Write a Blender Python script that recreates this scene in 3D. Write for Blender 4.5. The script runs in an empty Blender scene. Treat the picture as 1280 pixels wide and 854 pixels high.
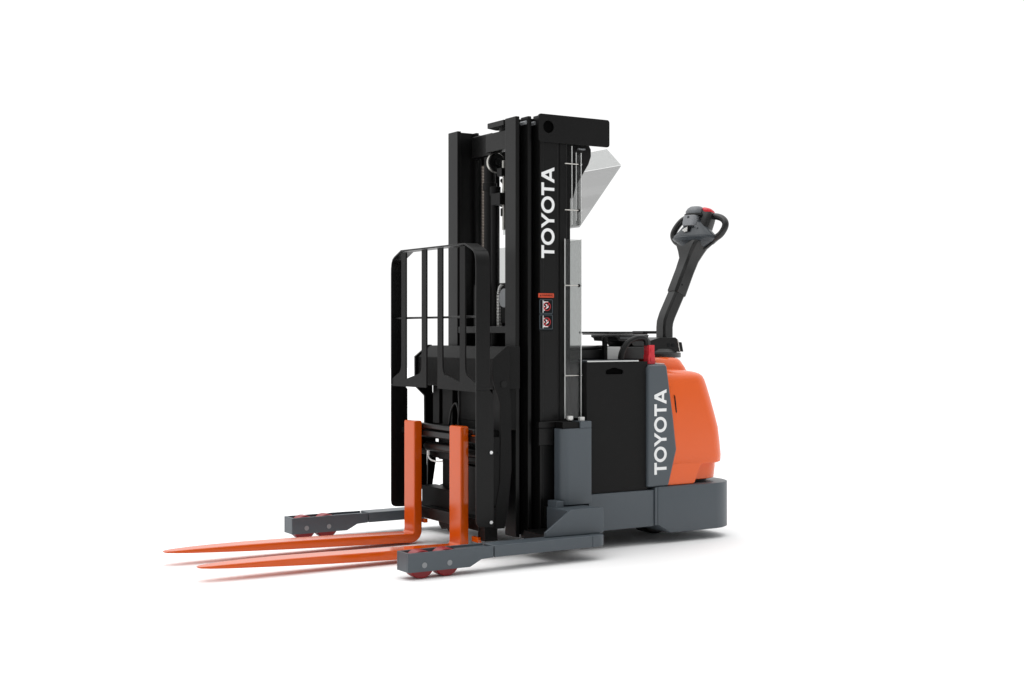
import bpy, bmesh, math, random
from math import radians, sin, cos, pi
from mathutils import Vector, Matrix
from mathutils.geometry import tessellate_polygon
random.seed(4)
S = bpy.context.scene
COL = bpy.data.collections.new('scene'); S.collection.children.link(COL)

# ------------------------------------------------------------ materials
def mat(name, base, rough=.4, metal=0., coat=0., bump=0., bscale=300., var=0., spec=.5, emis=None):
    m = bpy.data.materials.new(name); m.use_nodes = True
    n = m.node_tree; b = n.nodes['Principled BSDF']
    b.inputs['Base Color'].default_value = (*base, 1)
    b.inputs['Roughness'].default_value = rough
    b.inputs['Metallic'].default_value = metal
    b.inputs['Specular IOR Level'].default_value = spec
    b.inputs['Coat Weight'].default_value = coat
    b.inputs['Coat Roughness'].default_value = .12
    tc = n.nodes.new('ShaderNodeTexCoord')
    if bump:
        t = n.nodes.new('ShaderNodeTexNoise'); t.inputs['Scale'].default_value = bscale
        t.inputs['Detail'].default_value = 3
        n.links.new(tc.outputs['Object'], t.inputs['Vector'])
        u = n.nodes.new('ShaderNodeBump'); u.inputs['Strength'].default_value = bump
        u.inputs['Distance'].default_value = .002
        n.links.new(t.outputs['Fac'], u.inputs['Height']); n.links.new(u.outputs['Normal'], b.inputs['Normal'])
    if var:
        t = n.nodes.new('ShaderNodeTexNoise'); t.inputs['Scale'].default_value = 5.; t.inputs['Detail'].default_value = 5
        n.links.new(tc.outputs['Object'], t.inputs['Vector'])
        r = n.nodes.new('ShaderNodeMapRange'); r.inputs['To Min'].default_value = rough - var; r.inputs['To Max'].default_value = rough + var
        n.links.new(t.outputs['Fac'], r.inputs['Value']); n.links.new(r.outputs['Result'], b.inputs['Roughness'])
    return m
M = dict(
    black=mat('black_powder_coat', (.0050, .0050, .0050), .34, bump=.03, bscale=500, var=.04, spec=.23),
    deep=mat('black_steel', (.0025, .0025, .0025), .5, bump=.04, var=.05, spec=.18),
    rubber=mat('black_rubber', (.004, .004, .004), .45, bump=.04, spec=.3),
    plastic=mat('black_plastic', (.008, .0085, .0085), .38, bump=.06, bscale=700, var=.06),
    grey=mat('slate_grey_paint', (.073, .088, .101), .4, spec=.4, bump=.05, bscale=450, var=.05),
    greyplastic=mat('slate_grey_plastic', (.04, .048, .056), .33, bump=.05, bscale=700),
    lightgrey=mat('light_grey_plastic', (.13, .14, .15), .38),
    orange=mat('orange_gloss_paint', (.77, .112, .013), .19, spec=.45, bump=.015, bscale=200, var=.04),
    fork=mat('orange_fork_paint', (.64, .088, .003), .13, spec=.4, bump=.012, bscale=120, var=.03),
    redwheel=mat('red_polyurethane', (.26, .013, .018), .35, spec=.35),
    red=mat('red_plastic', (.62, .018, .03), .35),
    white=mat('white_vinyl', (.86, .87, .87), .45),
    label=mat('black_vinyl', (.003, .004, .005), .35, spec=.15),
    edge=mat('grey_vinyl', (.09, .12, .14), .4),
    warn=mat('orange_red_vinyl', (.55, .055, .015), .4),
    redvinyl=mat('red_vinyl', (.5, .02, .025), .4),
    steel=mat('bare_steel', (.52, .51, .48), .35, metal=.85),
    zinc=mat('zinc_bolt', (.75, .75, .73), .4, metal=.35),
    chain=mat('chain_steel', (.30, .26, .23), .45, metal=.6),
    void=mat('recess_shade', (.0008, .0008, .0008), .9, spec=.05),  # shade inside holes and slots put into a near-black colour
    midgrey=mat('mid_grey_plastic', (.21, .22, .235), .4),
    satin=mat('matt_black_coat', (.0095, .0095, .0095), .55, bump=.05, bscale=500, spec=.12),
    pin=mat('dull_steel', (.24, .25, .26), .5, metal=.3),
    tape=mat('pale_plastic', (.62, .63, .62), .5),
)
def floor_mat():
    m = bpy.data.materials.new('white_studio_floor'); m.use_nodes = True
    n = m.node_tree; b = n.nodes['Principled BSDF']
    b.inputs['Base Color'].default_value = (.93, .93, .93, 1); b.inputs['Roughness'].default_value = .9
    b.inputs['Specular IOR Level'].default_value = .1
    tc = n.nodes.new('ShaderNodeTexCoord'); t = n.nodes.new('ShaderNodeTexNoise'); t.inputs['Scale'].default_value = 40
    n.links.new(tc.outputs['Object'], t.inputs['Vector'])
    r = n.nodes.new('ShaderNodeMapRange'); r.inputs['To Min'].default_value = .85; r.inputs['To Max'].default_value = .95
    n.links.new(t.outputs['Fac'], r.inputs['Value']); n.links.new(r.outputs['Result'], b.inputs['Roughness'])
    return m
M['floor'] = floor_mat()
def clear_mat(name='smoked_polycarbonate', col=(.80, .807, .803, 1)):
    m = bpy.data.materials.new(name); m.use_nodes = True
    n = m.node_tree; n.nodes.remove(n.nodes['Principled BSDF']); out = n.nodes['Material Output']
    tr = n.nodes.new('ShaderNodeBsdfTransparent'); tr.inputs['Color'].default_value = col
    gl = n.nodes.new('ShaderNodeBsdfGlossy'); gl.inputs['Roughness'].default_value = .06; gl.inputs['Color'].default_value = (.5, .5, .5, 1)
    fr = n.nodes.new('ShaderNodeFresnel'); fr.inputs['IOR'].default_value = 1.45
    mx = n.nodes.new('ShaderNodeMixShader'); df = n.nodes.new('ShaderNodeBsdfDiffuse'); df.inputs['Color'].default_value = (.6, .62, .62, 1)
    m2 = n.nodes.new('ShaderNodeMixShader'); m2.inputs['Fac'].default_value = .02
    mx.inputs['Fac'].default_value = .05; n.nodes.remove(fr); n.links.new(tr.outputs[0], mx.inputs[1]); n.links.new(gl.outputs[0], mx.inputs[2])
    n.links.new(mx.outputs[0], m2.inputs[1]); n.links.new(df.outputs[0], m2.inputs[2]); n.links.new(m2.outputs[0], out.inputs['Surface'])
    return m
M['clear'] = clear_mat()
M['clear_darker'] = clear_mat('darker_smoked_polycarbonate', (.66, .662, .66, 1))  # same sheet, tint darkened for light's longer path through the slope

# ------------------------------------------------------------ mesh builder
MAPS = {'y': lambda a, b, c: (a, c, b), 'x': lambda a, b, c: (c, a, b), 'z': lambda a, b, c: (a, b, c)}
def basis(d):
    d = Vector(d).normalized(); u = Vector((0, 0, 1)) if abs(d.z) < .95 else Vector((1, 0, 0))
    s = d.cross(u).normalized(); return d, s, s.cross(d).normalized()
def arc(cx, cy, r, a0, a1, n=8):
    return [(cx + r*cos(radians(a0 + (a1-a0)*i/n)), cy + r*sin(radians(a0 + (a1-a0)*i/n))) for i in range(n+1)]
def rrect(a0, a1, b0, b1, r, n=6):
    return arc(a1-r, b0+r, r, -90, 0, n) + arc(a1-r, b1-r, r, 0, 90, n) + arc(a0+r, b1-r, r, 90, 180, n) + arc(a0+r, b0+r, r, 180, 270, n)
class MB:
    def __init__(s): s.v = []; s.f = []
    def add(s, vs, fs):
        o = len(s.v); s.v += [tuple(v) for v in vs]; s.f += [tuple(i+o for i in f) for f in fs]; return s
    def box(s, x0, x1, y0, y1, z0, z1):
        return s.add([(x, y, z) for z in (z0, z1) for x, y in ((x0, y0), (x1, y0), (x1, y1), (x0, y1))],
                     [(0, 3, 2, 1), (4, 5, 6, 7), (0, 1, 5, 4), (1, 2, 6, 5), (2, 3, 7, 6), (3, 0, 4, 7)])
    def prism(s, poly, axis, c0, c1, holes=(), fn=None):
        fn = fn or MAPS[axis]; loops = [list(poly)] + [list(h) for h in holes]
        flat = [p for l in loops for p in l]; N = len(flat)
        vs = [fn(a, b, c0) for a, b in flat] + [fn(a, b, c1) for a, b in flat]
        fs = []
        if holes:
            for t in tessellate_polygon([[Vector((a, b, 0)) for a, b in l] for l in loops]):
                fs.append(tuple(t)); fs.append(tuple(i+N for i in reversed(t)))
        else:
            fs.append(tuple(range(N))); fs.append(tuple(reversed(range(N, 2*N))))
        o = 0
        for l in loops:
            k = len(l)
            for i in range(k): fs.append((o+i, o+N+i, o+N+(i+1) % k, o+(i+1) % k))
            o += k
        return s.add(vs, fs)
    def cyl(s, p0, p1, r, n=24, r1=None):
        p0, p1 = Vector(p0), Vector(p1); d, a, b = basis(p1-p0); r1 = r if r1 is None else r1
        vs = [p + a*(q*cos(2*pi*i/n)) + b*(q*sin(2*pi*i/n)) for p, q in ((p0, r), (p1, r1)) for i in range(n)]
        return s.add(vs, [tuple(range(n)), tuple(reversed(range(n, 2*n)))] + [(i, n+i, n+(i+1) % n, (i+1) % n) for i in range(n)])
    def rings(s, rings, cap=True):
        n = len(rings[0]); vs = [p for r in rings for p in r]; fs = []
        for k in range(len(rings)-1):
            for i in range(n): fs.append((k*n+i, k*n+(i+1) % n, (k+1)*n+(i+1) % n, (k+1)*n+i))
        if cap: fs += [tuple(reversed(range(n))), tuple(range((len(rings)-1)*n, len(rings)*n))]
        return s.add(vs, fs)
    def tube(s, pts, r, n=14, smooth=6):
        P = [Vector(p) for p in pts]
        if smooth:
            Q = []
            for i in range(len(P)-1):
                a, b, c, d = P[max(i-1, 0)], P[i], P[i+1], P[min(i+2, len(P)-1)]
                for k in range(smooth):
                    t = k/smooth
                    Q.append(.5*((2*b) + (c-a)*t + (2*a-5*b+4*c-d)*t*t + (3*b-a-3*c+d)*t**3))
            P = Q + [P[-1]]
        rs = []; up = None
        for i, p in enumerate(P):
            t = (P[min(i+1, len(P)-1)] - P[max(i-1, 0)]).normalized()
            if up is None: _, a, up = basis(t)
            a = t.cross(up).normalized(); up = a.cross(t).normalized()
            q = r(i/(len(P)-1)) if callable(r) else r
            rs.append([p + a*(q*cos(2*pi*k/n)) + up*(q*sin(2*pi*k/n)) for k in range(n)])
        return s.rings(rs)
    def build(s, name, m, parent=None, bevel=.002, label=None, seg=2, ang=35, wn=False):
        me = bpy.data.meshes.new(name); me.from_pydata(s.v, [], s.f); me.materials.append(M[m] if isinstance(m, str) else m)
        bm = bmesh.new(); bm.from_mesh(me); bmesh.ops.recalc_face_normals(bm, faces=bm.faces); bm.to_mesh(me); bm.free()
        me.polygons.foreach_set('use_smooth', [True]*len(me.polygons)); me.set_sharp_from_angle(angle=radians(ang))
        o = bpy.data.objects.new(name, me); COL.objects.link(o)
        if bevel:
            b = o.modifiers.new('bevel', 'BEVEL'); b.width = bevel; b.segments = seg; b.limit_method = 'ANGLE'
            b.angle_limit = radians(38); b.harden_normals = True
        if wn:
            w = o.modifiers.new('weighted', 'WEIGHTED_NORMAL'); w.keep_sharp = True; w.weight = 80
        if parent: o.parent = parent
        if label: o['label'] = label
        return o
def part(name, parent, label=None):
    o = bpy.data.objects.new(name, None); o.empty_display_size = .05; COL.objects.link(o); o.parent = parent
    if label: o['label'] = label
    return o

# ------------------------------------------------------------ floor
fl = MB().add([(-30, -30, 0), (30, -30, 0), (30, 30, 0), (-30, 30, 0)], [(0, 1, 2, 3)]).build('floor', 'floor', bevel=0)
fl['kind'] = 'structure'

# ------------------------------------------------------------ the machine
R = bpy.data.objects.new('pallet_stacker', None); COL.objects.link(R); R.empty_display_size = .3
R['label'] = 'orange, black and slate grey walk-behind pallet stacker standing on a white studio floor'
R['category'] = 'pallet stacker'
H = 2.12; ZB = .06

# --- lettering
def letter(mb, ch, u, w, h, fn, c0, c1, st=.2):
    s = st*h
    def P(poly, holes=()): mb.prism([(u+a, b) for a, b in poly], None, c0, c1, [[(u+a, b) for a, b in q] for q in holes], fn)
    if ch == 'T':
        m = w/2; P([(m-s/2, 0), (m+s/2, 0), (m+s/2, h-s), (w, h-s), (w, h), (0, h), (0, h-s), (m-s/2, h-s)])
    if ch == 'O':
        P([(w/2*(1+1.0*cos(t)), h/2*(1+1.04*sin(t))) for t in [2*pi*i/48 for i in range(48)]],
          [[(w/2+(w/2-s)*cos(t), h/2+(h*.52-s)*sin(t)) for t in [2*pi*i/48 for i in range(48)]]])
    if ch == 'Y':
        m = w/2; k = s*.62
        P([(m-s/2, 0), (m+s/2, 0), (m+s/2, h*.42), (w, h), (w-s*1.18, h), (m, h*.60), (s*1.18, h), (0, h), (m-s/2, h*.42)])
    if ch == 'A':
        m = w/2
        P([(0, 0), (s*1.1, 0), (w*.285, h*.20), (w*.715, h*.20), (w-s*1.1, 0), (w, 0), (m+s*.62, h), (m-s*.62, h)],
          [[(m-w*.145, h*.385), (m+w*.145, h*.385), (m, h*.74)]])
def wordmark(parent, xl, xr, z0, z1, y):
    h = xr-xl; ws = [('T', .84), ('O', 1.1), ('Y', 1.0), ('O', 1.1), ('T', .84), ('A', 1.04)]
    gaps = [.03, .0, .0, .06, .0]; tot = sum(w for _, w in ws)+sum(gaps); k = (z1-z0)/tot/h
    mb = MB(); u = 0
    fn = lambda a, b, c: (xr-b, c, z0+a)
    for i, (c, w) in enumerate(ws):
        letter(mb, c, u, w*h*k, h, fn, y, y-.0012); u += w*h*k + (gaps[i]*h*k if i < 5 else 0)
    return mb.build('wordmark', 'white', parent, bevel=0, label='white raised lettering TOYOTA reading upwards')

# --- mast rails: three nested stages on each side
rail_near_outer = None
for sgn in (-1, 1):
    def B(mb, x0, x1, y0, y1, z0, z1):
        a, b = sorted((sgn*y0, sgn*y1)); mb.box(x0, x1, a, b, z0, z1)
    r1 = MB(); B(r1, 0, .022, .237, .338, ZB+.02, H); B(r1, .0205, .112, .262, .277, ZB+.022, H-.002); B(r1, .11, .13, .237, .338, ZB+.02, H-.001)
    r1.build('mast_rail', 'black', R, bevel=.003)
    r2 = MB(); B(r2, .05, .07, .302, .37, ZB+.01, H); B(r2, .0685, .17, .308, .322, ZB+.012, H-.002); B(r2, .168, .188, .302, .37, ZB+.01, H-.001)
    r2.build('mast_rail', 'black', R, bevel=.003)
    r3 = MB(); B(r3, .1, .12, .336, .4, ZB, H+.006); B(r3, .118, .205, .384, .3985, ZB+.002, H+.004)
    B(r3, .203, .222, .376, .389, ZB+.001, H+.003); B(r3, .22, .262, .345, .392, ZB, H)
    o = r3.build('mast_rail', 'black', R, bevel=.003)
    if sgn < 0:
        rail_near_outer = o
        o['label'] = 'outer mast rail carrying the white TOYOTA lettering and warning sticker'
    rr = MB(); B(rr, .262, .284, .33, .36, ZB, H-.01)
    if sgn < 0: B(rr, .284, .322, .318, .333, .55, H-.02)
    rr.build('mast_brace', 'deep', R)
    # roller pads between the stages near the top
    for x in (.04, .088):
        MB().cyl((x+.008, sgn*.31, H-.03), (x+.008, sgn*.36, H-.03), .009, 16).build('mast_roller', 'pin', R, bevel=.001)
wordmark(rail_near_outer, .1075, .182, 1.433, 1.876, -.3996)

# --- warning sticker
st = MB().prism(rrect(.094, .176, 1.078, 1.238, .006), 'y', -.3993, -.4002).build('warning_sticker', 'label', R, bevel=0, label='black sticker with two red-circled pictograms under an orange-red warning strip')
MB().prism(rrect(.090, .180, 1.241, 1.262, .001, 1), 'y', -.3993, -.4004).build('warning_strip', 'warn', st, bevel=0)
for z0, z1 in ((1.164, 1.232), (1.088, 1.158)):
    MB().prism(rrect(.0975, .172, z0, z1, .004), 'y', -.4004, -.4008, [rrect(.0995, .170, z0+.002, z1-.002, .003)]).build('sticker_border', 'edge', st, bevel=0)
    zc = (z0+z1)/2; xc = .139; C = lambda r: [(xc+r*cos(2*pi*i/32), zc+r*sin(2*pi*i/32)) for i in range(32)]
    pg = MB(); pg.prism(C(.0045), 'y', -.4004, -.4009)
    pg.prism([(.130, zc-.010), (.134, zc-.012), (.148, zc-.004), (.148, zc+.004), (.134, zc+.012), (.130, zc+.010), (.139, zc+.003), (.139, zc-.003)], 'y', -.4004, -.40085)
    pg.prism([(.1155, z0+.004), (.1185, z0+.004), (.1185, z1-.004), (.1155, z1-.004)], 'y', -.4004, -.4009)
    top = z0 > 1.13; zz = z1-.014 if top else z0+.010
    pg.prism([(.119, zz), (.146, zz), (.146, zz+.004), (.119, zz+.004)], 'y', -.4004, -.4009)
    for k in range(3):
        pg.prism([(.121, zc-.020+k*.017), (.127, zc-.020+k*.017), (.127, zc-.015+k*.017), (.121, zc-.015+k*.017)], 'y', -.4004, -.4009)
    pg.build('pictogram', 'white', st, bevel=0)
    rg = MB(); rg.prism(C(.0215), 'y', -.4010, -.4013, [C(.0182)])
    d = .0016; rg.prism([(xc-.0125-d, zc-.0125+d), (xc-.0125+d, zc-.0125-d), (xc+.0125+d, zc+.0125-d), (xc+.0125-d, zc+.0125+d)], 'y', -.40135, -.4016)
    rg.build('prohibition_ring', 'redvinyl', st, bevel=0)
cu = bpy.data.curves.new('t', 'FONT'); cu.body = 'WARNING'; cu.size = .0135; cu.extrude = .0003; cu.align_x = 'CENTER'; cu.align_y = 'CENTER'
to = bpy.data.objects.new('t', cu); COL.objects.link(to)
me = bpy.data.meshes.new_from_object(to.evaluated_get(bpy.context.evaluated_depsgraph_get())); bpy.data.objects.remove(to)
me.transform(Matrix.Translation((.141, -.4007, 1.2515)) @ Matrix.Rotation(radians(90), 4, 'X'))
me.materials.clear(); me.materials.append(M['label']); wt = bpy.data.objects.new('warning_text', me); COL.objects.link(wt); wt.parent = st
MB().prism([(.0975, 1.247), (.1065, 1.247), (.102, 1.256)], 'y', -.4003, -.4007).build('warning_triangle', 'label', st, bevel=0)

# --- top cover plates with round hole, cross tubes
for sgn in (-1, 1):
    hole = [(.143+.0305*cos(2*pi*i/32), 2.070+.0305*sin(2*pi*i/32)) for i in range(32)]
    p = MB().prism(rrect(.087, .507, 1.995, 2.131, .014), 'y', sgn*.409, sgn*.3995, [hole]).build('mast_cover_plate', 'black', R, bevel=.0015)
    hb = MB().cyl((.143, sgn*.4005, 2.070), (.143, sgn*.3992, 2.070), .0325, 32).build('hole_shade', 'void', p, bevel=0)  # black disc behind the hole, its shade painted in
    # triangular bracket under it
    if sgn < 0: MB().prism([(.29, 2.01), (.44, 2.01), (.452, 1.99), (.452, 1.955), (.437, 1.915), (.36, 1.80), (.345, 1.74), (.29, 1.74)], 'y', sgn*.326, sgn*.316).build('guard_bracket', 'black', R, bevel=.0015)
    if sgn < 0: MB().box(.365, .405, -.345, -.3275, 1.982, 1.989).build('bracket_clip', 'pin', R, bevel=.001)
MB().box(.43, .49, -.3985, .3985, 2.02, 2.10).build('mast_crossbeam', 'deep', R)
MB().box(.05, .11, -.235, .035, 1.986, 2.079).box(.085, .15, .0355, .236, 1.98, 2.092).build('mast_crossbeam', 'black', R, bevel=.003)
MB().prism([(.02, -.034), (.02, -.19), (.09, -.22), (.16, -.19), (.16, -.034), (.09, 0)], 'z', 2.098, 2.124).cyl((.09, -.1, 2.07), (.09, -.1, 2.1), .035).build('crossbeam_cap', 'black', R)
MB().box(0.003, .022, -.237, .237, 1.068, 1.103).build('mast_crossbeam', 'black', R, bevel=.003)
MB().box(.12, .24, -.415, .415, .125, .23).build('base_crossbeam', 'deep', R)
for k in (-1, 1): MB().box(.0, .19, min(k*.41, k*.593), max(k*.41, k*.593), .066, .125).build('base_plate', 'deep', R)
MB().box(.255, .262, .245, .33, .25, 2.05).build('mast_back_plate', 'deep', R)
MB().box(.262, .270, -.33, .33, .25, 1.20).build('mast_back_plate', 'deep', R)

# --- lift cylinders, pulleys and chains between the rails
MB().cyl((.10, .075, .2), (.10, .075, 1.97), .030).cyl((.1, .075, 1.80), (.1, .075, 1.84), .036).build('lift_cylinder', 'deep', R)
MB().cyl((.10, .025, .9), (.10, .025, 1.80), .022).cyl((.1, .022, 1.77), (.1, .022, 1.815), .028).build('lift_cylinder', 'deep', R)
MB().cyl((.16, -.11, .9), (.16, -.11, 1.98), .030).build('lift_cylinder', 'deep', R)
for y in (.012,):
    pl = MB().cyl((.10, y-.012, 1.937), (.10, y+.016, 1.937), .047, 40).cyl((.10, y-.03, 1.937), (.10, y-.0125, 1.937), .018, 24).build('chain_pulley', 'deep', R)
    MB().cyl((.10, y-.004, 1.937), (.10, y+.012, 1.937), .0515, 48).build('pulley_rim', 'steel', pl, bevel=.001)
def chain(x, y, z0, z1, w=.009):
    mb = MB(); z = z0; k = 0
    while z < z1:
        mb.box(x-.010, x-.007, y-w, y+w, z, z+.008)
        for s_ in (-1, 1): mb.box(x-.012, x+.010, y+s_*w-.0015, y+s_*w+.0015, z+.001, z+.014)
        z += .0155; k += 1
    return mb
chain(.095, .118, 1.05, 1.93).build('lift_chain', 'chain', R, bevel=0)
chain(.10, -.022, 1.095, 1.262, .007).build('lift_chain', 'zinc', R, bevel=0)
cp = [(.1, -.022-.035*(1-cos(t)), 1.262+.05*sin(t)) for t in [pi/2*i/8 for i in range(1, 8)]]
mb = MB()
for x, y, z in cp: mb.box(x-.012, x+.008, y-.007, y+.007, z-.004, z+.003)
mb.build('lift_chain', 'zinc', R, bevel=0)
sp = MB().cyl((.085, -.085, 1.245), (.115, -.085, 1.245), .048, 32).build('chain_sprocket', 'pin', R)
MB().box(.10, .19, -.235, .075, 1.12, 1.322).box(.03, .10, .055, .12, 1.1, 1.315).build('mast_bracket', 'deep', R)
MB().box(.04, .05, .04, .10, 1.312, 1.318).build('bracket_lip', 'black', R)
for z0, z1, r in ((1.88, 1.94, .009), (1.79, 1.88, .007), (1.59, 1.79, .0085)):
    MB().cyl((.1, -.062, z0), (.1, -.062, z1), r, 16).build('hydraulic_pipe', 'steel', R, bevel=.001)
MB().box(.07, .13, -.09, -.043, 1.86, 1.90).build('pipe_clamp', 'deep', R)
MB().box(.06, .14, -.09, .0, 1.715, 1.775).build('pipe_clamp', 'deep', R)
MB().cyl((.1, -.055, 1.66), (.1, -.055, 1.70), .013, 12).build('pipe_nut', 'deep', R)
MB().tube([(.14, .02, 1.85), (.13, -.018, 1.83), (.12, -.032, 1.79), (.12, -.02, 1.75), (.13, .01, 1.72)], .011).build('hydraulic_hose', 'rubber', R, bevel=0)

# --- clear guards behind the mast
def sheet(name, poly, axis, c0, c1, fn=None):
    return MB().prism(poly, axis, c0, c1, fn=fn).build(name, 'clear', R, bevel=0)
g = MB().box(.332, .336, -.410, .410, .93, 1.528); gd = g.build('guard_panel', 'clear', R, bevel=0, label='clear smoked sheet behind the mast')
MB().box(.234, .3305, -.414, -.410, .652, 1.528).build('guard_panel', 'clear', R, bevel=0, label='clear smoked side sheet beside the outer mast rail')
MB().box(.234, .3305, .410, .414, .652, 1.528).build('guard_panel', 'clear', R, bevel=0)
MB().box(.352, .356, -.36, .36, 1.60, 1.96).build('guard_panel', 'clear', R, bevel=0)
# outward folded upper guard
def fold(p):  # (x,z) profile thickened
    return MB().prism(p, 'y', -.335, .335)
fold([(.372, 1.598), (.376, 1.596), (.632, 1.918), (.628, 1.921)]).build('guard_panel', 'clear_darker', R, bevel=0, label='clear smoked sheet sloping out behind the mast')
fold([(.628, 1.924), (.632, 1.924), (.545, 1.998), (.541, 1.998)]).build('guard_panel', 'clear', R, bevel=0, label='clear smoked sheet sloping down from the mast top')
# bright sheet edges / rods and guide wires
for x, z0, z1, r in ((.2345, .652, 1.530, .0024), (.3305, .652, 1.530, .0026), (.276, 1.60, 1.985, .0022), (.301, 1.62, 1.955, .0018), (.3305, 1.60, 1.955, .0022)):
    MB().cyl((x, -.4150, z0), (x, -.4150, z1), r, 8).build('guard_rod', 'tape', R, bevel=0)
MB().prism(rrect(.303, .329, 1.598, 1.945, .011), 'y', -.4140, -.4110).build('guard_strip', 'clear_darker', R, bevel=0)
for z in (1.897, 1.671, 1.302, .861):
    gw = MB().cyl((.232, -.418, z), (.316, -.418, z), .0028, 8).build('guide_wire', 'steel', R, bevel=0)
    MB().cyl((.314, -.418, z), (.323, -.418, z), .009, 14, .005).build('wire_knob', 'deep', gw, bevel=.001)
    MB().cyl((.323, -.418, z), (.331, -.418, z), .005, 12).build('wire_end', 'tape', gw, bevel=0)

# --- load backrest
def strip_frame(pts, t, x0, x1):
    # pts: centre line in (y,z); returns closed prism polygon
    L, Rr = [], []
    for i, p in enumerate(pts):
        a = Vector(pts[max(i-1, 0)]); b = Vector(pts[min(i+1, len(pts)-1)]); d = (b-a).normalized(); n = Vector((-d.y, d.x))
        L.append(tuple(Vector(p)+n*t/2)); Rr.append(tuple(Vector(p)-n*t/2))
    return MB().prism(L+Rr[::-1], 'x', x0, x1)
half = [(.441, .8), (.441, 1.38), (.440, 1.405), (.435, 1.43), (.424, 1.450), (.405, 1.462), (.33, 1.492)]
fr = strip_frame(half + [(-y, z) for y, z in half[::-1]], .008, -.283, -.208)
br = fr.build('load_backrest', 'black', R, bevel=.0015, label='black load backrest cage behind the forks')
for sgn in (-1, 1):
    a, b = sorted((sgn*.437, sgn*.445))
    pl = MB().prism([(-.283, .195), (-.279, .176), (-.270, .166), (-.258, .162), (-.192, .158), (-.188, .162), (-.188, .775), (-.2075, .7995), (-.283, .7995)], 'y', a, b).build('side_plate', 'black', br, bevel=.0015)
    if sgn < 0:
        for z in (.181, .509):
            MB().cyl((-.2035, -.445, z), (-.2035, -.4465, z), .0125, 20).build('bolt_washer', 'label', br, bevel=0)
            MB().cyl((-.2035, -.4465, z), (-.2035, -.451, z), .0088, 6).build('bolt', 'white', br, bevel=.001)
    # cut-away lower panel with swept corners
    s = sgn
    q = [(.436, .793), (.436, .832), (.352, .866), (.340, .880), (.333, .9), (.331, .95), (.281, .95), (.281, .834), (.129, .866), (.117, .880), (.110, .9), (.108, .95), (.058, .95), (.058, .797)]
    MB().prism([(s*y, z) for y, z in q], 'x', -.279, -.271).build('lower_panel', 'satin', br, bevel=0)
    for y0, y1 in ((.281, .331), (.058, .108)):
        a, b = sorted((s*y0, s*y1)); MB().box(-.279, -.271, a, b, .9501, 1.4865 if y1 < .3 else 1.483).build('slat', 'satin', br, bevel=0)
MB().cyl((-.258, -.437, 1.146), (-.258, .437, 1.146), .0055, 14).build('cross_rod', 'black', br, bevel=0)

# --- carriage body with sloping hood and side arms
hood = MB().prism([(-.155, .80), (-.155, .945), (-.085, 1.004), (.0-.004, 1.004), (-.004, .80)], 'y', -.385, .385)
ca = hood.build('carriage_hood', 'satin', R, bevel=.004)
for sgn in (-1, 1):
    y0, y1 = sorted((sgn*.3865, sgn*.402))
    if sgn < 0:
        MB().prism([(-.150, .80), (-.160, .83), (-.168, .87), (-.168, .947), (-.088, 1.008), (-.074, 1.008), (-.074, .80), (-.066, .74), (-.062, .42), (-.080, .25), (-.10, .14), (-.15, .14), (-.15, .25), (-.128, .36), (-.124, .60), (-.128, .74)], 'y', y0, y1).build('carriage_arm', 'satin', R, bevel=.002)
    else: MB().prism([(-.168, .792), (-.168, .947), (-.088, 1.008), (-.070, 1.008), (-.066, .76), (-.05, .72), (-.045, .40), (-.075, .215), (-.10, .12), (-.100, .12), (-.095, .30), (-.092, .42), (-.110, .50), (-.112, .74)], 'y', y0, y1).build('carriage_arm', 'deep', R, bevel=.002)
    MB().cyl((-.108, sgn*.402, .826), (-.108, sgn*.406, .826), .0165, 28).build('pivot_pin', 'black', R, bevel=.001)
    MB().prism([(-.16, .575), (-.10, .575), (-.10, .25), (-.16, .25)], 'y', sgn*.386, sgn*.398).build('carriage_bracket', 'deep', R)
    MB().cyl((-.135, sgn*.4, .500), (-.135, sgn*.403, .500), .005, 12).build('bracket_hole', 'label', R, bevel=0)
    MB().box(-.09, 0, min(sgn*.27, sgn*.34), max(sgn*.27, sgn*.34), .60, .81).build('carriage_roller_block', 'deep', R)
    MB().box(-.09, -.03, min(sgn*.13, sgn*.235), max(sgn*.13, sgn*.235), .25, .81).build('carriage_upright', 'deep', R)
MB().box(-.06, .03, -.14, .262, .63, .81).box(-.06, .02, -.14, .335, .41, .52).box(-.06, .02, -.14, .372, .5201, .6299).build('carriage_upright', 'deep', R)
# tilt/side-shift fork carriage
def bar(name, x0, x1, z0, z1, m='black', y=.34, bev=.004): return MB().box(x0, x1, -y, y, z0, z1).build(name, m, R, bevel=bev)
bar('carriage_bar', -.235, -.20, .585, .612, bev=.010)
bar('carriage_bar', -.234, -.17, .548, .577, y=.42)
bar('carriage_rail', -.19, -.15, .535, .60, 'deep')
for y0 in (.215, -.33):
    MB().box(-.226, -.20, y0+.0, y0+.055 if y0 > 0 else y0+.03, .553, .583).build('fork_hook', 'fork', R)
MB().cyl((-.19, -.36, .495), (-.19, .20, .495), .026, 28).cyl((-.19, .20, .495), (-.19, .23, .495), .015, 20).build('side_shift_cylinder', 'black', R)
bar('carriage_rail', -.18, -.14, .445, .468, 'satin')
MB().box(-.19, -.14, -.12, .16, .44, .47).build('valve_block', 'deep', R)
pipe = MB().tube([(-.225, .135, .468), (-.226, .135, .447), (-.222, .11, .43), (-.21, .06, .425), (-.2, .03, .43)], .004, 8).cyl((-.225, .137, .452), (-.225, .137, .476), .008, 8).build('hydraulic_pipe', 'tape', R, bevel=0)
MB().tube([(-.17, .02, .60), (-.17, .0, .68), (-.16, -.03, .72), (-.16, -.06, .68), (-.165, -.07, .6)], .006, 8).build('hydraulic_hose', 'rubber', R, bevel=0)
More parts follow.
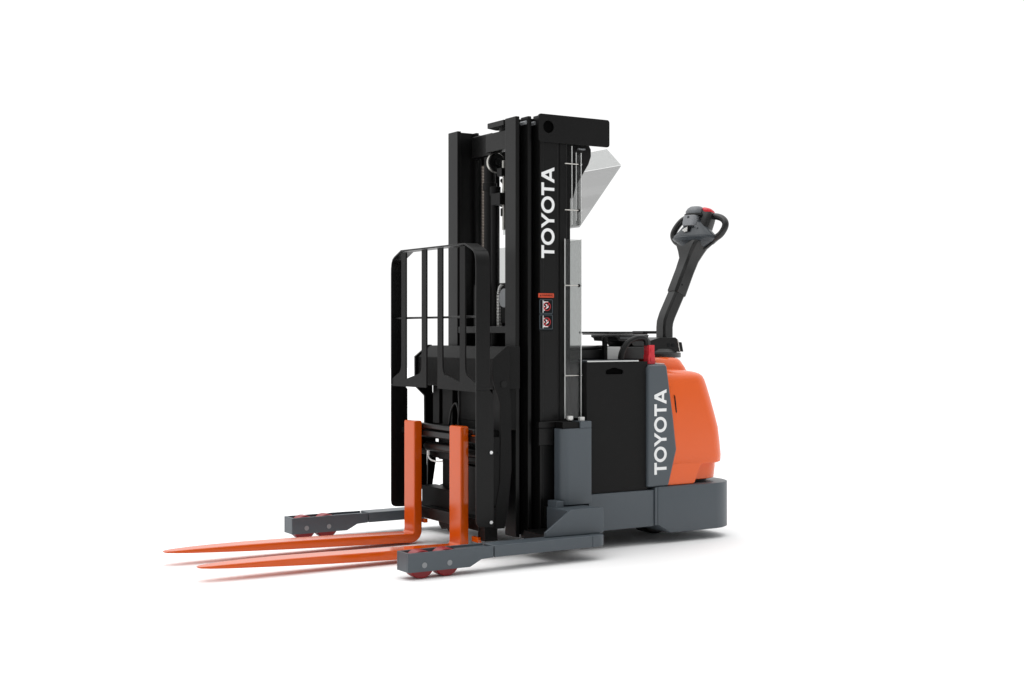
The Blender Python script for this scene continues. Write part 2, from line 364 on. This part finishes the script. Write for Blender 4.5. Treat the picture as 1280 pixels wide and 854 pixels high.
MB().tube([(-.165, -.06, .6), (-.165, -.075, .7), (-.165, -.07, .8)], .006, 8).build('hydraulic_hose', 'rubber', R, bevel=0)
MB().prism([(-.06, .425), (-.34, .425), (-.34, .20), (-.05, .22), (-.02, .28), (-.01, .32)], 'x', -.185, -.165).build('carriage_plate', 'satin', R)
MB().box(-.16, -.08, -.34, .33, .16, .28).build('carriage_beam', 'deep', R)
MB().prism([(.25, .127), (.25, .185), (-.35, .185), (-.35, .127)], 'x', -.215, -.165).build('carriage_bar', 'black', R, bevel=.004)
MB().box(-.225, -.205, .18, .22, .105, .125).build('fork_hook', 'fork', R); MB().box(-.225, -.205, -.36, -.30, .075, .10).build('fork_hook', 'fork', R)
MB().prism([(.10, .135), (.09, .105), (.06, .085), (.03, .1), (0, .09), (-.02, .075), (-.08, .075), (-.10, .09), (-.10, .135)], 'x', -.19, -.16).build('carriage_hook', 'deep', R)
MB().box(-.21, -.14, -.40, -.335, .085, .24).build('carriage_foot', 'deep', R)

# --- forks
def fork(y0):
    st = []  # (x,z,nx,nz,t,w) n = normal across thickness
    W = .1137
    st += [(-.2595, .6245, 1, 0, .034, W-.012), (-.2595, .6215, 1, 0, .043, W-.002), (-.2595, .615, 1, 0, .0455, W), (-.2595, .30, 1, 0, .0455, W)]
    ri = .014; rc = ri+.02275; cx, cz = -.2595-rc, .0325+rc-.0005
    for i in range(11):
        a = radians(0 - 90*i/10); st.append((cx+rc*cos(a), cz+rc*sin(a), cos(a), sin(a), .0455, W))
    for x, z, t, w in ((-.60, .0415, .044, W), (-.95, .0505, .039, W), (-1.15, .0560, .033, W), (-1.30, .0595, .026, W*.93), (-1.42, .0615, .019, W*.80), (-1.50, .0625, .012, W*.62), (-1.535, .063, .008, W*.44), (-1.548, .063, .005, W*.26)):
        st.append((x, z, .02, -1, t, w))
    rings = []
    for x, z, nx, nz, t, w in st:
        c = min(.006, t*.28, w*.25); h = t/2; b = w/2; L = math.hypot(nx, nz); nx /= L; nz /= L
        prof = [(-b+c, -h), (b-c, -h), (b-c*.3, -h+c*.3), (b, -h+c), (b, h-c), (b-c*.3, h-c*.3), (b-c, h), (-b+c, h), (-b+c*.3, h-c*.3), (-b, h-c), (-b, -h+c), (-b+c*.3, -h+c*.3)]
        rings.append([(x+nx*q, y0+p, z+nz*q) for p, q in prof])
    return MB().rings(rings).build('fork', 'fork', R, bevel=0, ang=60, wn=True)
fork(.2383)['label'] = 'orange fork blade nearer the far outrigger'
fork(-.2383)['label'] = 'orange fork blade nearer the near outrigger'

# --- outriggers with load wheels
for sgn in (-1, 1):
    a, b = sgn*.5945, sgn*.7009; y0, y1 = min(a, b), max(a, b)
    beam = MB().box(-.336, .20, y0, y1, .065, .1177)
    beam.prism(arc(.236, y0+.05, .05, -90, 0, 6) + arc(.236, y1-.05, .05, 0, 90, 6) + [(.2005, y1), (.2005, y0)], 'z', .065, .1177)
    og = beam.build('outrigger', 'grey', R, bevel=.004, label='slate grey outrigger leg with two red load wheels')
    side = [(-.771, .0341), (-.462, .0335), (-.404, .0625), (-.342, .066), (-.342, .1165), (-.385, .1165), (-.43, .1177), (-.771, .1177)]
    mb = MB(); t = .012
    mb.prism(side, 'y', y0, y0+t); mb.prism(side, 'y', y1-t, y1)
    mb.box(-.7708, -.757, y0+t, y1-t, .0345, .1175)
    mb.box(-.50, -.3425, y0+t, y1-t, .07, .108)
    mb.build('wheel_housing', 'grey', og, bevel=.0015)
    for x in (-.691, -.566):
        w = MB().cyl((x, y0+t+.008, .062), (x, y1-t-.008, .062), .062, 48).build('load_wheel', 'redwheel', og, bevel=.006)
        for yy, d in ((y0, -1), (y1, 1)):
            MB().cyl((x, yy, .062), (x, yy+d*.0015, .062), .0125, 24).build('axle_pin', 'pin', og, bevel=.0008)
    # gusset box
    k = sgn
    fn = lambda X, Z, c: (X, k*(c + (.04*(X-.15))), Z)
    gp = [(-.022, .1185), (-.022, .142), (.118, .239), (.302, .239), (.302, .1185)]
    gs = MB().prism(gp, None, .626, .64, fn=fn).prism([(.112, .1185), (.112, .233), (.299, .235), (.299, .1185)], None, .44, .6255, fn=fn).build('mast_support', 'grey', R, bevel=.004, label='slate grey bracket carrying the mast on the outrigger')
    MB().box(.118, .160, min(k*.44, k*.515), max(k*.44, k*.515), .119, .264).build('support_flange', 'grey', gs)
    # post, rounded corners, stepped top
    yy0, yy1 = .425, .50
    P_ = [(.165+.0, yy0)] + [(.336, yy0), (.336, yy1-.004), (.332, yy1)] + [(.205-.04*sin(radians(90*i/10)), yy1-.04+.04*cos(radians(90*i/10))) for i in range(11)]
    mb = MB(); mb.prism([(x, k*y) for x, y in P_], 'z', .2395, .608)
    mb.prism([(.268, k*yy0), (.336, k*yy0), (.336, k*(yy1-.004)), (.332, k*yy1), (.268, k*yy1)], 'z', .6081, .641)
    po = mb.build('support_post', 'grey', gs, bevel=.003)
    MB().box(.17, .2675, min(k*.43, k*.492), max(k*.43, k*.492), .6085, .639).build('post_cap', 'deep', gs)
    MB().box(.079, .262, min(k*.4005, k*.424), max(k*.4005, k*.424), .611, .641).box(.084, .168, min(k*.4005, k*.417), max(k*.4005, k*.417), .526, .6105).build('mast_clamp', 'black', R, bevel=.003)
    for x in (.232, .300):
        z = .649 if x < .26 else .642
        MB().cyl((x, k*.462, z), (x, k*.462, z+.018), .0165, 6).cyl((x, k*.462, z-.003), (x, k*.462, z), .013, 16).build('bolt', 'zinc', gs, bevel=.0015)
    MB().box(.303, .344, min(k*.40, k*.50), max(k*.40, k*.50), .12, .22).build('chassis_arm', 'grey', R)

# --- chassis
ch = MB().box(.345, .7475, -.459, .459, .093, .277).build('chassis', 'grey', R, bevel=.004)
def plan(x0, x1, yh, r, n=10, rf=.004):
    return arc(x1-r, -yh+r, r, -90, 0, n) + arc(x1-r, yh-r, r, 0, 90, n) + [(x0+rf, yh), (x0, yh-rf), (x0, -yh+rf), (x0+rf, -yh)]
rings = []
for z, x0, ins in ((.053, .846, .004), (.056, .843, 0), (.100, .764, 0), (.2855, .764, 0), (.289, .764, .001), (.2905, .766, .005)):
    rings.append([(x, y, z) for x, y in plan(x0, 1.31-ins, .469-ins, .166)])
MB().rings(rings).build('chassis_skirt', 'grey', R, bevel=0, label='rounded slate grey skirt around the drive unit')
MB().box(.748, .7635, -.467, .467, .098, .2885).build('chassis_flange', 'grey', R, bevel=.003)
MB().cyl((.99, -.17, .115), (.99, -.06, .115), .115, 48).build('drive_wheel', 'rubber', R, bevel=.01)
MB().box(.55, 1.1, -.40, .40, .09, .2).build('drive_bay', 'deep', R)

# --- battery box
slot = [(.455, .870), (.462, .864), (.555, .864), (.562, .870), (.562, .882), (.553, .888), (.535, .891), (.52, .897), (.497, .897), (.48, .891), (.464, .888), (.455, .882)]
bb = MB().prism([(.34, .2785), (.7135, .2785), (.7135, .926), (.34, .926)], 'y', -.449, -.440, [slot])
bb.box(.34, .7135, -.4395, .449, .2785, .9255)
bt = bb.build('battery_box', 'satin', R, bevel=.002)
MB().box(.455, .562, -.4402, -.4396, .864, .897).build('slot_shade', 'void', bt, bevel=0)  # near-black backing that paints the shade inside the slot
MB().prism([(.34, -.452), (.655, -.452), (.655, .452), (.34, .452)], 'z', .9265, .934).build('battery_lid', 'greyplastic', bt, bevel=.002)
MB().box(.36, .60, -.27, .40, .9345, .990).build('battery_cover', 'plastic', R, bevel=.008)
MB().tube([(.34, -.3, .990), (.45, -.28, .993), (.56, -.26, .998), (.66, -.2, .99)], .009, 10).build('battery_cable', 'rubber', R, bevel=0)
MB().box(.567, .655, -.30, -.22, .9345, .999).build('battery_terminal_cover', 'tape', R, bevel=.003)
MB().box(.545, .566, -.31, -.29, .9345, 1.045).cyl((.555, -.3, 1.02), (.555, -.3, 1.05), .014, 12).build('terminal_post', 'deep', R)
MB().box(.66, .868, -.295, .29, .9275, 1.0).build('control_cover', 'plastic', R, bevel=.012)
MB().tube([(.70, -.25, .985), (.76, -.2, 1.0), (.86, -.15, .99), (.95, -.05, .98)], .012, 12).build('battery_cable', 'rubber', R, bevel=0)
MB().box(.341, .655, -.4535, -.4505, .9268, .9325).build('lid_edge_highlight', 'tape', R, bevel=0)  # pale strip added as a painted highlight along the lid's top edge
# storage tray on its bracket
tr = MB().prism(rrect(.58, .885, -.30, -.02, .02), 'z', 1.0665, 1.0765).box(.60, .84, -.285, -.035, 1.060, 1.066).build('storage_tray', 'plastic', R, bevel=.0015)
MB().prism(rrect(.80, .888, -.306, -.20, .01), 'z', 1.0650, 1.0795).build('tray_clip', 'deep', tr)
MB().prism([(.645, 1.059), (.645, 1.048), (.66, 1.042), (.665, 1.028), (.74, 1.024), (.76, 1.0), (.83, .985), (.86, 1.059)], 'y', -.27, -.05).build('tray_bracket', 'plastic', tr, bevel=.002)
MB().box(.67, .77, -.273, -.27, 1.040, 1.047).build('bracket_groove', 'lightgrey', tr, bevel=0)

# --- power connector and cables
cn = MB().prism([(.738, .9115), (.780, .9115), (.780, .955), (.777, .96), (.777, 1.008), (.741, 1.008), (.741, .96), (.738, .955)], 'y', -.425, -.383).box(.750, .768, -.428, -.4255, .925, .945).box(.750, .768, -.428, -.4255, .972, .99).build('power_connector', 'red', R, bevel=.003)
for dx, dy, hz in ((0, 0, 0), (.022, .02, -.004)):
    MB().tube([(.585+dx*.4, -.40+dy, .934), (.595+dx*.4, -.40+dy, .975), (.63+dx*.3, -.40+dy, 1.022+hz), (.68+dx*.3, -.40+dy, 1.044+hz), (.725+dx*.5, -.40+dy, 1.044+hz), (.742+dx, -.40+dy, 1.03), (.745+dx, -.40+dy, 1.005)], .0135, 14).build('power_cable', 'rubber', R, bevel=0)

# --- slate side panels with lettering
for k in (-1, 1):
    sp_ = MB().prism([(.703, .2915), (.703, .892), (.715, .909), (.815, .911), (.828, .902), (.868, .647), (.8905, .475), (.838, .2915)], 'y', k*.30, k*.465).build('side_panel', 'grey', R, bevel=.012, seg=4, label='slate grey side panel beside the battery box' if k < 0 else None)
    if k < 0: wordmark(sp_, .744, .821, .353, .784, -.4653)
MB().box(.79, .86, -.40, -.33, .9115, .914).build('info_label', 'tape', R, bevel=0)

# --- orange drive-unit cover
LV = ((.392, 1.246, .449, .12), (.398, 1.253, .4535, .12), (.43, 1.254, .455, .12), (.50, 1.246, .455, .12), (.574, 1.235, .454, .12), (.65, 1.212, .452, .12),
      (.726, 1.187, .450, .12), (.79, 1.165, .447, .12), (.825, 1.152, .443, .118), (.845, 1.142, .436, .115), (.857, 1.128, .425, .11), (.866, 1.105, .407, .10), (.875, 1.06, .38, .10), (.883, 1.0, .34, .10), (.888, .95, .28, .08))
rings = [[(x, y, z) for x, y in plan(.79, x1, yh, r, 14)] for z, x1, yh, r in LV]
ob = MB().rings(rings).build('drive_cover', 'orange', R, bevel=0, ang=40, label='glossy orange cover over the drive unit')
rings = [[(x, y, z) for x, y in plan(.79, x1, yh, r, 12)] for z, x1, yh, r in ((.307, 1.228, .414, .12), (.311, 1.235, .420, .12), (.37, 1.240, .424, .12), (.3915, 1.240, .424, .12))]
MB().rings(rings).build('lower_cover', 'orange', ob, bevel=0, ang=40)
MB().rings([[(x, y, z) for x, y in plan(.80, 1.2, .40, .12, 10)] for z in (.2907, .3068)]).build('cover_base', 'deep', ob, bevel=0)
for k in (-1, 1):
    MB().prism([(.80, .2925), (1.005, .2925), (1.018, .300), (1.05, .375), (1.068, .392), (1.068, .405), (.80, .405)], 'y', k*.40, k*.4535).build('cover_flare', 'orange', ob, bevel=.005, seg=3)
    MB().prism([(.8925, .665), (.8975, .66), (.8985, .67), (.8885, .745), (.884, .752), (.8815, .752)], 'y', k*.4515, k*.4535).build('cover_slot', 'label', ob, bevel=0)
rings = [[(x, y, z) for x, y in plan(.872, x1, yh, r, 10)] for z, x1, yh, r in ((.86, 1.105, .335, .08), (.89, 1.095, .325, .08), (.925, 1.075, .31, .08), (.936, 1.06, .297, .07), (.940, 1.04, .275, .06))]
MB().rings(rings).build('cover_hump', 'orange', ob, bevel=0, ang=45)

# --- tiller base, arm and control head
tb = MB().cyl((1.09, 0, .935), (1.09, 0, .962), .155, 56).cyl((1.09, 0, .962), (1.09, 0, .985), .135, 48, .115).build('tiller_base', 'plastic', R, bevel=.004)
MB().prism([(.93, .97), (1.20, .965), (1.185, 1.03), (1.165, 1.045), (1.06, 1.045), (.96, 1.02)], 'y', -.11, .06).build('tiller_bracket', 'black', tb, bevel=.004)
MB().prism([(1.198, .975), (1.268, .965), (1.256, 1.018), (1.198, 1.022)], 'y', -.05, .05).build('rear_stop', 'black', tb, bevel=.003)
MB().prism([(1.188, .97), (1.194, .97), (1.178, 1.035), (1.173, 1.035)], 'y', -.113, -.109).build('bracket_trim', 'steel', tb, bevel=0)
MB().box(.80, .95, -.16, .1, .945, .985).build('base_cover', 'plastic', tb, bevel=.01)
for x in (1.115, 1.145):
    MB().cyl((x, -.1115, 1.003), (x, -.110, 1.003), .0105, 16).build('bracket_bolt', 'label', tb, bevel=0)
def armrings(st):
    rs = []
    for x, z, tx, tz, a, b in st:  # a half depth, b half width
        L = math.hypot(tx, tz); nx, nz = tz/L, -tx/L; c = min(a, b)*.28
        prof = [(-b+c, -a), (b-c, -a), (b, -a+c), (b, a-c), (b-c, a), (-b+c, a), (-b, a-c), (-b, -a+c)]
        rs.append([(x+nx*q, p, z+nz*q) for p, q in prof])
    return MB().rings(rs)
armrings([(1.174, 1.0, 0, 1, .034, .040), (1.174, 1.10, 0, 1, .034, .040), (1.178, 1.13, .2, 1, .035, .040), (1.192, 1.165, .5, 1, .035, .040), (1.262, 1.295, .53, 1, .036, .039), (1.29, 1.35, .53, 1, .036, .039)]).build('tiller_arm', 'plastic', R, bevel=.003, ang=30)
armrings([(1.256, 1.284, .50, 1, .040, .042), (1.259, 1.290, .50, 1, .042, .0445), (1.315, 1.41, .45, 1, .042, .043), (1.345, 1.475, .35, 1, .042, .048), (1.358, 1.515, .25, 1, .050, .066), (1.368, 1.55, .2, 1, .056, .088), (1.374, 1.575, .2, 1, .05, .09)]).build('tiller_sleeve', 'plastic', R, bevel=.003, ang=30)
MB().cyl((1.262, -.0448, 1.335), (1.262, -.0458, 1.335), .005, 12).build('sleeve_hole', 'label', R, bevel=0)

# head frame: origin on arm top, t up along arm, l to the near side, n toward the forks
O_ = Vector((1.385, -.008, 1.60)); l = Vector((.36, -.93, 0)).normalized(); t_ = Vector((.20, .05, 1)); t_ = (t_ - l*t_.dot(l)).normalized(); n_ = l.cross(t_).normalized()
if n_.x > 0: n_ = -n_
def hp(a, b, c): return O_ + l*a + n_*b + t_*c
def ering(wa, wb, c, e=2.6, oa=0, ob=0, n=32):
    r = []
    for i in range(n):
        t = 2*pi*i/n; ca, sa = cos(t), sin(t)
        r.append(hp(oa+wa*math.copysign(abs(ca)**(2/e), ca), ob+wb*math.copysign(abs(sa)**(2/e), sa), c))
    return r
hd = MB().rings([ering(.055, .05, -.075, 3), ering(.085, .058, -.05), ering(.118, .062, -.022), ering(.132, .063, -.006), ering(.130, .060, .006), ering(.10, .056, .034), ering(.074, .050, .062), ering(.050, .045, .088), ering(.03, .035, .094)]).build('tiller_head', 'greyplastic', R, bevel=0, ang=50, label='slate grey tiller control head with looped black handle')
MB().rings([ering(.112, .067, -.030), ering(.1345, .068, -.0125), ering(.1345, .068, -.0085), ering(.131, .066, -.006)]).build('head_rim', 'greyplastic', hd, bevel=0)
MB().rings([ering(.04, .05, .055, 4, -.018, .02), ering(.045, .047, .075, 4, -.018, .02), ering(.045, .042, .105, 4, -.018, .02), ering(.043, .040, .118, 4, -.018, .02)]).build('display_panel', 'midgrey', hd, bevel=.002)
MB().prism([(-.012, .080), (0, .062), (.012, .080)], None, .0635, .0655, fn=lambda a, b, c: hp(a-.018, c, b)).cyl(hp(-.022, .061, .104), hp(-.022, .0635, .104), .007, 16).build('display_marks', 'greyplastic', hd, bevel=0)
MB().prism([(-.055, .030), (-.02, .052), (-.02, .022), (-.035, .018)], None, .056, .064, fn=lambda a, b, c: hp(a, c, b)).build('chrome_key', 'zinc', hd, bevel=.002)
MB().prism([(-.016, .052), (-.002, .046), (-.004, .026), (-.018, .022)], None, .056, .0645, fn=lambda a, b, c: hp(a, c, b)).build('key_recess', 'label', hd, bevel=.001)
MB().prism([(.022, .062), (.042, .046), (.036, .036), (.016, .052)], None, .052, .0585, fn=lambda a, b, c: hp(a, c, b)).build('rocker_switch', 'lightgrey', hd, bevel=.002)
MB().rings([ering(.062, .05, .118, 3, -.008, .005), ering(.062, .05, .128, 3, -.008, .005), ering(.05, .045, .131, 3, -.008, .005)]).build('head_collar', 'plastic', hd, bevel=0)
MB().rings([ering(.052, .05, .131, 3, -.012, .0), ering(.054, .05, .145, 3, -.012, .0), ering(.047, .044, .163, 3, -.010, .0), ering(.035, .032, .175, 3, -.008, .0), ering(.018, .018, .178, 3, -.006, 0)]).build('head_cap', 'lightgrey', hd, bevel=0, ang=50)
MB().rings([ering(.030, .045, .045, 3, .052, -.01), ering(.036, .045, .09, 3, .058, -.01), ering(.040, .042, .13, 3, .062, -.01), ering(.032, .036, .158, 3, .055, -.01)]).build('switch_housing', 'plastic', hd, bevel=0)
rb = MB().rings([ering(.028, .034, .140, 2.4, .068, -.004), ering(.031, .037, .150, 2.4, .066, -.004), ering(.026, .032, .163, 2.4, .056, -.004), ering(.013, .02, .170, 2.4, .046, -.004)]).build('red_button', 'red', hd, bevel=0, ang=60)
for k, pts in ((-1, [(.02, -.01, .13), (.070, -.012, .124), (.12, -.010, .119), (.158, -.004, .103), (.180, .0, .078), (.178, .0, .048), (.155, .0, .012), (.118, 0, -.012)]),
               (1, [(-.03, -.01, .13), (-.06, -.01, .125), (-.10, -.008, .105), (-.128, -.004, .07), (-.142, 0, .035), (-.140, 0, .008), (-.12, 0, -.018), (-.08, 0, -.04)])):
    MB().tube([hp(*p) for p in pts], .0185, 18).build('grip_loop', 'plastic', hd, bevel=0)
MB().tube([hp(.14, 0, -.005), hp(.11, 0, -.035), hp(.07, .01, -.07)], .008, 10).build('loop_stay', 'plastic', hd, bevel=0)

# ------------------------------------------------------------ light: white studio surround + one soft lamp from above and behind
W = bpy.data.worlds.new('World'); S.world = W; W.use_nodes = True
n = W.node_tree; bg = n.nodes['Background']; tc = n.nodes.new('ShaderNodeTexCoord')
dp = n.nodes.new('ShaderNodeVectorMath'); dp.operation = 'DOT_PRODUCT'; dp.inputs[1].default_value = (.40, .92, 0)
n.links.new(tc.outputs['Generated'], dp.inputs[0])
mr = n.nodes.new('ShaderNodeMapRange'); mr.interpolation_type = 'SMOOTHSTEP'
for a, b in (('From Min', -.9), ('From Max', .35), ('To Min', .22), ('To Max', 1.06)): mr.inputs[a].default_value = b
n.links.new(dp.outputs['Value'], mr.inputs['Value'])
sx = n.nodes.new('ShaderNodeSeparateXYZ'); n.links.new(tc.outputs['Generated'], sx.inputs[0])
m2 = n.nodes.new('ShaderNodeMapRange'); m2.interpolation_type = 'SMOOTHSTEP'
for a, b in (('From Min', .35), ('From Max', 1.), ('To Min', 0), ('To Max', 1.15)): m2.inputs[a].default_value = b
n.links.new(sx.outputs['Z'], m2.inputs['Value'])
ad = n.nodes.new('ShaderNodeMath'); ad.operation = 'ADD'; n.links.new(mr.outputs['Result'], ad.inputs[0]); n.links.new(m2.outputs['Result'], ad.inputs[1])
n.links.new(ad.outputs[0], bg.inputs['Strength']); bg.inputs['Color'].default_value = (1, 1, 1, 1)

def area(name, loc, tgt, size, power):
    d = bpy.data.lights.new(name, 'AREA'); d.shape = 'RECTANGLE'; d.size, d.size_y = size; d.energy = power
    o = bpy.data.objects.new(name, d); COL.objects.link(o); o.location = loc
    o.rotation_euler = (Vector(tgt)-Vector(loc)).to_track_quat('-Z', 'Y').to_euler(); return o
area('overhead_softbox', (-.7, .7, 5.2), (0, -.1, 0), (3.2, 2.6), 45)

# ------------------------------------------------------------ camera
cd = bpy.data.cameras.new('camera'); cam = bpy.data.objects.new('camera', cd); COL.objects.link(cam)
cam.location = (-3.4328, -5.8723, 1.0751); cam.rotation_euler = (radians(90), 0, -.5524)
cd.sensor_width = 36; cd.lens = 1682.45/1280*36; cd.shift_y = -12.08/1280; cd.clip_end = 200
S.camera = cam
S.render.engine = 'CYCLES'; S.cycles.transparent_max_bounces = 16; S.cycles.max_bounces = 8
S.view_settings.view_transform = 'Standard'; S.view_settings.look = 'None'; S.view_settings.exposure = 0; S.view_settings.gamma = 1
